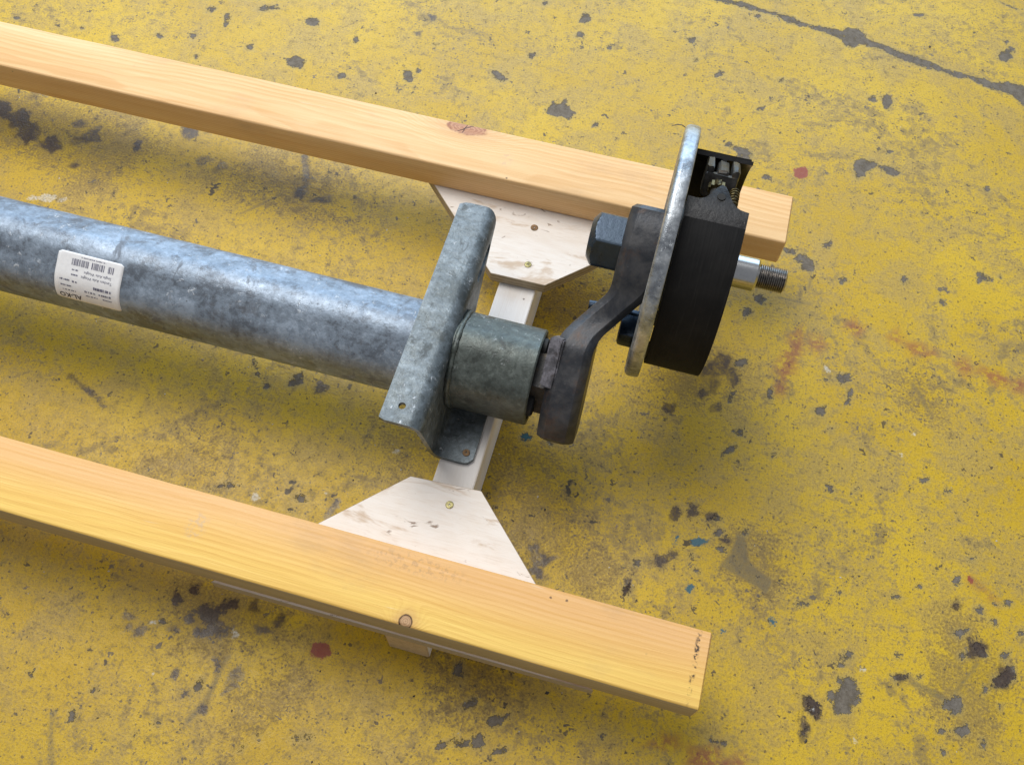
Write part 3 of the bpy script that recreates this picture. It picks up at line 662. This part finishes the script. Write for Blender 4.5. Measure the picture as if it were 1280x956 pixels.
# swing arm (forged, cranked)
d = Vector((0, HY - AY, HZ - AZ)); L = d.length; d.normalize(); q = Vector((0, -d.z, d.y))
def lerp_tab(tab, s):
    for (a, va), (b, vb) in zip(tab, tab[1:]):
        if s <= b:
            f = max(0, min(1, (s - a) / (b - a))); f = f * f * (3 - 2 * f); return va + (vb - va) * f
    return tab[-1][1]
Wt = [(-.052, .070), (-.045, .086), (-.028, .100), (.0, .104), (.045, .092), (.068, .066), (.080, .058), (.105, .058), (.125, .070), (.150, .074), (.172, .066), (.189, .052)]
Tt = [(-.056, .036), (-.050, .0380), (.042, .0380), (.062, .0360), (.100, .0360), (.118, .0425), (.184, .0425), (.189, .040)]
Xt = [(-.052, .1130), (.045, .1110), (.058, .1150), (.103, .1480), (.114, .1520), (.189, .1525)]
def tab(T, ss):
    a = np.interp(ss, [p[0] for p in T], [p[1] for p in T]); k = np.ones(3) / 3
    return np.convolve(np.pad(a, 1, mode='edge'), k, 'valid')
ss = np.linspace(-.051, .189, 60)
bm = bmesh.new(); rings = []
for s, w_, t_, xc in zip(ss, tab(Wt, ss) / 2, tab(Tt, ss) / 2, tab(Xt, ss)):
    c = Vector((float(xc), AY, AZ)) + d * float(s); ring = []
    ch, r2 = .0075, .0008
    f = .55 if s in (ss[0], ss[-1]) else 1
    for (sx, sv) in ((1, 1), (-1, 1), (-1, -1), (1, -1)):
        P4 = [(t_ - 0, w_ - ch - r2), (t_ - .0006, w_ - ch + r2 * .4), (t_ - ch + r2 * .4, w_ - .0006), (t_ - ch - r2, w_)]
        if sx * sv < 0: P4 = P4[::-1]
        for u, v in P4: ring.append(c + Vector((sx * u, 0, 0)) + q * (sv * v))
    if s == ss[0] or s == ss[-1]:
        sg = -1 if s == ss[0] else 1
        inner = [c + (p - c) * .80 + d * (sg * .0035) for p in ring]
        if sg < 0: rings += [inner, ring]
        else: rings += [ring, inner]
    else: rings.append(ring)
loft(bm, rings)
arm = obj('swing_arm', bm, M['forged'], axle, 18)
# bright worn lug on the arm's inner face
bm = bmesh.new(); b = bmesh.new(); bmesh.ops.create_cube(b, size=1)
for v in b.verts: v.co = Vector((v.co.x * .0140, v.co.y * .050, v.co.z * .024))
bmesh.ops.bevel(b, geom=b.edges[:], offset=.0016, segments=2, affect='EDGES')
merge(bm, b, Matrix.Translation(Vector((.0960, AY, AZ)) + d * .026 + q * .0385) @ Matrix.Rotation(math.atan2(d.z, d.y), 4, 'X') @ Matrix.Rotation(R(-12), 4, 'Y'))
obj('lug', bm, M['lug'], arm, 40)

# spindle bolt head with chamfer
def hex_nut():
    bm = bmesh.new(); n = 96; x0, x1 = .0985, .1325; rot = R(20)
    def rad(a, x):
        k = (a - rot) % R(60) - R(30); h = .0262 / math.cos(k)
        lim = .0195 + (x - x0) * 1.35
        return min(h, lim)
    rings = []
    for x in [x0 + .001 * k for k in range(10)] + [x1]:
        rings.append([(x, HY + rad(2 * PI * i / n, x) * math.sin(2 * PI * i / n), HZ + rad(2 * PI * i / n, x) * math.cos(2 * PI * i / n)) for i in range(n)])
    loft(bm, rings); return obj('hex_bolt_head', bm, M['nut'], axle, 25)
hex_nut()

# backing plate: dished disc with a rolled rim
bm = bmesh.new()
rim = []
Rp = .1252
for k in range(7):
    a = R(180 - 90 * k / 6); rim.append((.1690 + .0055 * math.cos(a), Rp - .0050 + .0050 * math.sin(a)))
rim += [(.1740, Rp - .0002), (.1772, Rp - .0009), (.1779, Rp - .0016), (.1781, Rp - .0050)]
prof = [(.1735, .012), (.1735, .060), (.1690, .075), (.1665, .1130)] + [(.1635, .1165)] + rim + [(.1768, .1165), (.1715, .1140), (.1735, .076), (.1775, .060), (.1775, .012)]
lathe_x(bm, prof, HY, HZ, 128, False, False)
pl = obj('backing_plate', bm, M['zinc'], axle, 45)
# anchor boss, behind the arm
bm = bmesh.new(); add_box(bm, .148, .172, .170, .205, .128, .152, .004, 2)
obj('anchor_block', bm, M['nut'], pl, 40)
bm = bmesh.new(); tube_path(bm, [(.1115, .1985, .148), (.125, .199, .148), (.150, .1985, .147), (.170, .198, .146)], [.0055, .0062, .0062, .0062], 14)
obj('cable_sleeve', bm, M['nut'], pl, 40)
bm = bmesh.new(); add_box(bm, .166, .1705, .203, .232, .262, .290, .001, 1); obj('inspection_tab', bm, M['zinc'], pl)
# whisker of wire on the rim
bm = bmesh.new(); tube_path(bm, [(.1655, .338, .282), (.160, .340, .2835), (.155, .3405, .2825), (.150, .338, .281)], [.0004, .0005, .0005, .0002], 6)
obj('wire_whisker', bm, M['forged'], pl)

# brake shoes
def arc_pt(x, r, ph): return Vector((x, HY + r * math.sin(R(ph)), HZ + r * math.cos(R(ph))))
def arc_block(bm, x0, x1, r0, r1, ph0, ph1, n=40, f0=None):
    """curved slab; ph0 may vary over x through f0"""
    m = 14; V = {}
    for i in range(n + 1):
        for j in range(m + 1):
            x = x0 + (x1 - x0) * j / m; a0 = ph0 + (f0(j / m) if f0 else 0)
            ph = a0 + (ph1 - a0) * i / n
            for k, r in ((0, r0), (1, r1)): V[i, j, k] = bm.verts.new(arc_pt(x, r, ph))
    for i in range(n):
        for j in range(m):
            for k in (0, 1): bm.faces.new([V[i, j, k], V[i + 1, j, k], V[i + 1, j + 1, k], V[i, j + 1, k]])
        for j in (0, m): bm.faces.new([V[i, j, 0], V[i + 1, j, 0], V[i + 1, j, 1], V[i, j, 1]])
    for j in range(m):
        for i in (0, n): bm.faces.new([V[i, j, 0], V[i, j + 1, 0], V[i, j + 1, 1], V[i, j, 1]])
XS0, XS1 = .1795, .2350
def shoe(a_table, a_line, a_line1, a_end, tip):
    sg = 1 if a_end > a_table else -1
    bm = bmesh.new(); arc_block(bm, XS0, XS1, .1005, .1040, a_table, a_end, 44, tip)
    o = obj('brake_shoe', bm, M['black'], axle, 40)
    bm = bmesh.new(); arc_block(bm, XS0 + .001, XS1 - .0005, .1041, .1092, a_line, a_line1, 44)
    obj('lining', bm, M['lining'], o, 40)
    bm = bmesh.new(); arc_block(bm, .2055, .2100, .078, .1004, a_table - sg * 1, a_end, 40)
    obj('web', bm, M['black'], o, 40)
    return o
s1 = shoe(-8, -18, -146, -152, lambda f: 12.5 * math.exp(-((f - .52) / .17) ** 2) + 2.5 * (1 - f))
s2 = shoe(52, 62, 184, 190, None)
# rivet hollow on the front shoe's tip
bm = bmesh.new(); b = bmesh.new(); bmesh.ops.create_cone(b, segments=18, radius1=.0040, radius2=.0036, depth=.0012, cap_ends=True)
merge(bm, b, Matrix.Translation(arc_pt(.2085, .1043, -2.5)) @ Matrix.Rotation(R(2.5), 4, 'X'))
obj('rivet', bm, M['dark'], s1, 30)
# adjuster between the shoes
adj = None
def local(ph, r, x): return Matrix.Translation(arc_pt(x, r, ph)) @ Matrix.Rotation(R(-ph), 4, 'X')
bm = bmesh.new()
for x0, x1 in ((-.0155, -.0085), (.0085, .0150)):
    b = bmesh.new(); add_box(b, x0, x1, -.013, .020, -.020, .0085, .002, 2); merge(bm, b, local(32, .090, .2070))
b = bmesh.new(); add_box(b, -.0155, .015, -.016, -.008, -.020, .003, .002, 2); merge(bm, b, local(32, .090, .2070))
b = bmesh.new(); add_box(b, -.0045, .0050, -.014, .024, -.018, .0055, .0015, 2); merge(bm, b, local(33, .090, .2070))
rj = random.Random(5)
for v in bm.verts: v.co += Vector((rj.uniform(-1, 1), rj.uniform(-1, 1), rj.uniform(-1, 1))) * .0009
adj = obj('adjuster', bm, M['grease'], axle, 40)
bm = bmesh.new(); b = bmesh.new()
n = 24
loft(b, [[(( .0085 if k % 2 else .0070) * math.cos(2 * PI * k / n), y, (.0085 if k % 2 else .0070) * math.sin(2 * PI * k / n)) for k in range(n)] for y in (-.004, .004)])
merge(bm, b, local(15, .086, .2045)); obj('star_wheel', bm, M['brass'], adj, 30)
bm = bmesh.new(); b = bmesh.new(); bmesh.ops.create_cone(b, segments=16, radius1=.0055, radius2=.0055, depth=.045, cap_ends=True)
merge(bm, b, local(16, .084, .2045) @ Matrix.Rotation(R(90), 4, 'X')); obj('adjuster_bolt', bm, M['grey_cast'], adj, 30)
bm = bmesh.new(); pts = []
for i in range(150):
    f = i / 149; a = f * 2 * PI * 9
    b_ = local(20 - 24 * f,   .082, .2215) @ Vector((.0042 * math.cos(a), 0, .0042 * math.sin(a))); pts.append(b_)
tube_path(bm, pts, .0009, 6); obj('return_spring', bm, M['brass'], axle, 60)
bm = bmesh.new(); lathe_x(bm, [(.173, .055), (.182, .055), (.184, .045), (.190, .034), (.190, .016)], HY, HZ, 48, True, True); obj('hub_flange', bm, M['black'], axle, 40)

# spindle
bm = bmesh.new(); lathe_x(bm, [(.185, .0205), (.214, .0205), (.216, .0162), (.2640, .0162), (.2662, .0142), (.2664, .0110)], HY, HZ, 64)
sp = obj('spindle', bm, M['chrome'], axle, 35)
bm = bmesh.new(); prof = [(.2660, .0100)]; p_ = .0020; x = .2672
while x < .2915:
    prof += [(x, .0103), (x + p_ * .42, .0121), (x + p_ * .58, .0121), (x + p_, .0103)]; x += p_
prof += [(x + .0008, .0095), (x + .0008, .004), (x - .002, .003)]
lathe_x(bm, prof, HY, HZ, 48); obj('thread', bm, M['thread'], sp, 20)

# sticker wrapped on the tube
def wrap(u, v, off):
    """u along +x, v along the girth downwards; metres"""
    return tube_pt(LX0 + u, LT0 + v / .0490, off)
LX0, LT0, LW, LH = -.4300, R(17), .0735, .0525
bm = bmesh.new()
m1, m2 = 20, 30
G = []
for j in range(m2 + 1):
    row = []
    for i in range(m1 + 1):
        u, v = i / m1, j / m2
        # rounded corners, slightly skew lower edge
        c = .05; ins = 0
        if v < c: ins = c - math.sqrt(max(0, c * c - (c - v) ** 2))
        if v > 1 - c: ins = c - math.sqrt(max(0, c * c - (v - 1 + c) ** 2))
        uu = ins + (1 - 2 * ins) * u
        row.append(bm.verts.new(wrap(uu * LW, v * LH, .0004)))
    G.append(row)
for a, b in zip(G, G[1:]):
    for i in range(m1): bm.faces.new((a[i], a[i + 1], b[i + 1], b[i]))
st = obj('sticker', bm, M['paper'], axle, 60); st['label'] = 'white barcode sticker printed upside down'
ex = st.modifiers.new('thick', 'SOLIDIFY'); ex.thickness = .0003; ex.offset = -1
def print_quads(name, quads, mat):
    bm = bmesh.new()
    for u0, v0, u1, v1 in quads:
        k = max(1, int((v1 - v0) / .0012))
        for i in range(k):
            a, b = v0 + (v1 - v0) * i / k, v0 + (v1 - v0) * (i + 1) / k
            bm.faces.new([bm.verts.new(wrap(*p, .0006)) for p in ((u0, a), (u1, a), (u1, b), (u0, b))])
    return obj(name, bm, mat, st)
rnd = random.Random(4)
bars = []; u = .0165
while u < .0640:
    w_ = rnd.choice((.0004, .0004, .0008, .0012))
    if not (.0345 < u < .0375 or .0525 < u < .0560): bars.append((u, .0058, u + w_, .0128))
    u += w_ + rnd.choice((.0005, .0005, .0010))
print_quads('barcode', bars, M['ink_grey'])
def text(s, size, u_right, v_base, mat, bold=0.):
    """upside-down line: starts at the right, reads to the left"""
    cu = bpy.data.curves.new('line', 'FONT'); cu.body = s; cu.size = size; cu.offset = bold; cu.resolution_u = 2
    o = bpy.data.objects.new('line', cu); COL.objects.link(o); bpy.context.view_layer.update()
    me = bpy.data.meshes.new_from_object(o.evaluated_get(bpy.context.evaluated_depsgraph_get()))
    bpy.data.objects.remove(o); bpy.data.curves.remove(cu)
    bm = bmesh.new(); bm.from_mesh(me); bpy.data.meshes.remove(me)
    for v in bm.verts: v.co = wrap(u_right - v.co.x, v_base - (-v.co.y) , .0006)
    ob = obj('lettering', bm, mat, st); return ob
text('AL-KO', .0085, .0290, .0440, M['ink'], .00014)
text('Single Axle Weight', .0040, .0625, .0165, M['ink_grey'], 0)
text('Tandem Axle Weight', .0040, .0640, .0215, M['ink_grey'], 0)
lines = []
def blur_line(u0, u1, v, h):
    u = u0
    while u < u1:
        w_ = rnd.uniform(.0008, .0030); lines.append((u, v + rnd.uniform(0, h * .2), min(u + w_, u1), v + h)); u += w_ + rnd.choice((.0004, .0004, .0012))
blur_line(.0180, .0250, .0165, .0016); blur_line(.0180, .0255, .0215, .0016)
blur_line(.0060, .0170, .0280, .0018); blur_line(.0200, .0255, .0285, .0018); blur_line(.0440, .0640, .0300, .0030)
blur_line(.0070, .0190, .0340, .0015); blur_line(.0340, .0460, .0360, .0020); blur_line(.0500, .0640, .0360, .0020)
blur_line(.0090, .0240, .0390, .0012); blur_line(.0350, .0480, .0410, .0013); blur_line(.0540, .0640, .0410, .0013); blur_line(.0260, .0540, .0028, .0009)
print_quads('small_print', lines, M['ink_grey'])

# loose grit and wood crumbs on the floor
bm = bmesh.new(); rg = random.Random(21)
for k in range(420):
    x, y = rg.uniform(-.75, .75), rg.uniform(-.42, 1.0)
    if rg.random() < .5: x, y = rg.gauss(.05, .25), rg.choice((-.20, .0, .05, .33, .45)) + rg.gauss(0, .05)
    r = rg.uniform(.0004, .0010) * (2.0 if rg.random() < .08 else 1)
    a = rg.uniform(0, 6.3); sx, sy, sz = r * rg.uniform(.7, 2.2), r * rg.uniform(.6, 1.2), r * rg.uniform(.4, .9)
    m = rg.randrange(3)
    V = [bm.verts.new((x + sx * px * math.cos(a) - sy * py * math.sin(a), y + sx * px * math.sin(a) + sy * py * math.cos(a), max(.0001, sz * (pz + 1) * .6))) for px, py, pz in ((1, .1, -1), (-.2, 1, -1), (-1, -.2, -1), (.1, -1, -1), (.15, .1, 1))]
    for f in ((0, 1, 4), (1, 2, 4), (2, 3, 4), (3, 0, 4), (3, 2, 1, 0)): bm.faces.new([V[i] for i in f]).material_index = m
g = obj('grit', bm, [M['grit_a'], M['grit_b'], M['grit_c']])
prop(g, 'fine grit and wood crumbs scattered over the yellow floor', 'grit', kind='stuff')
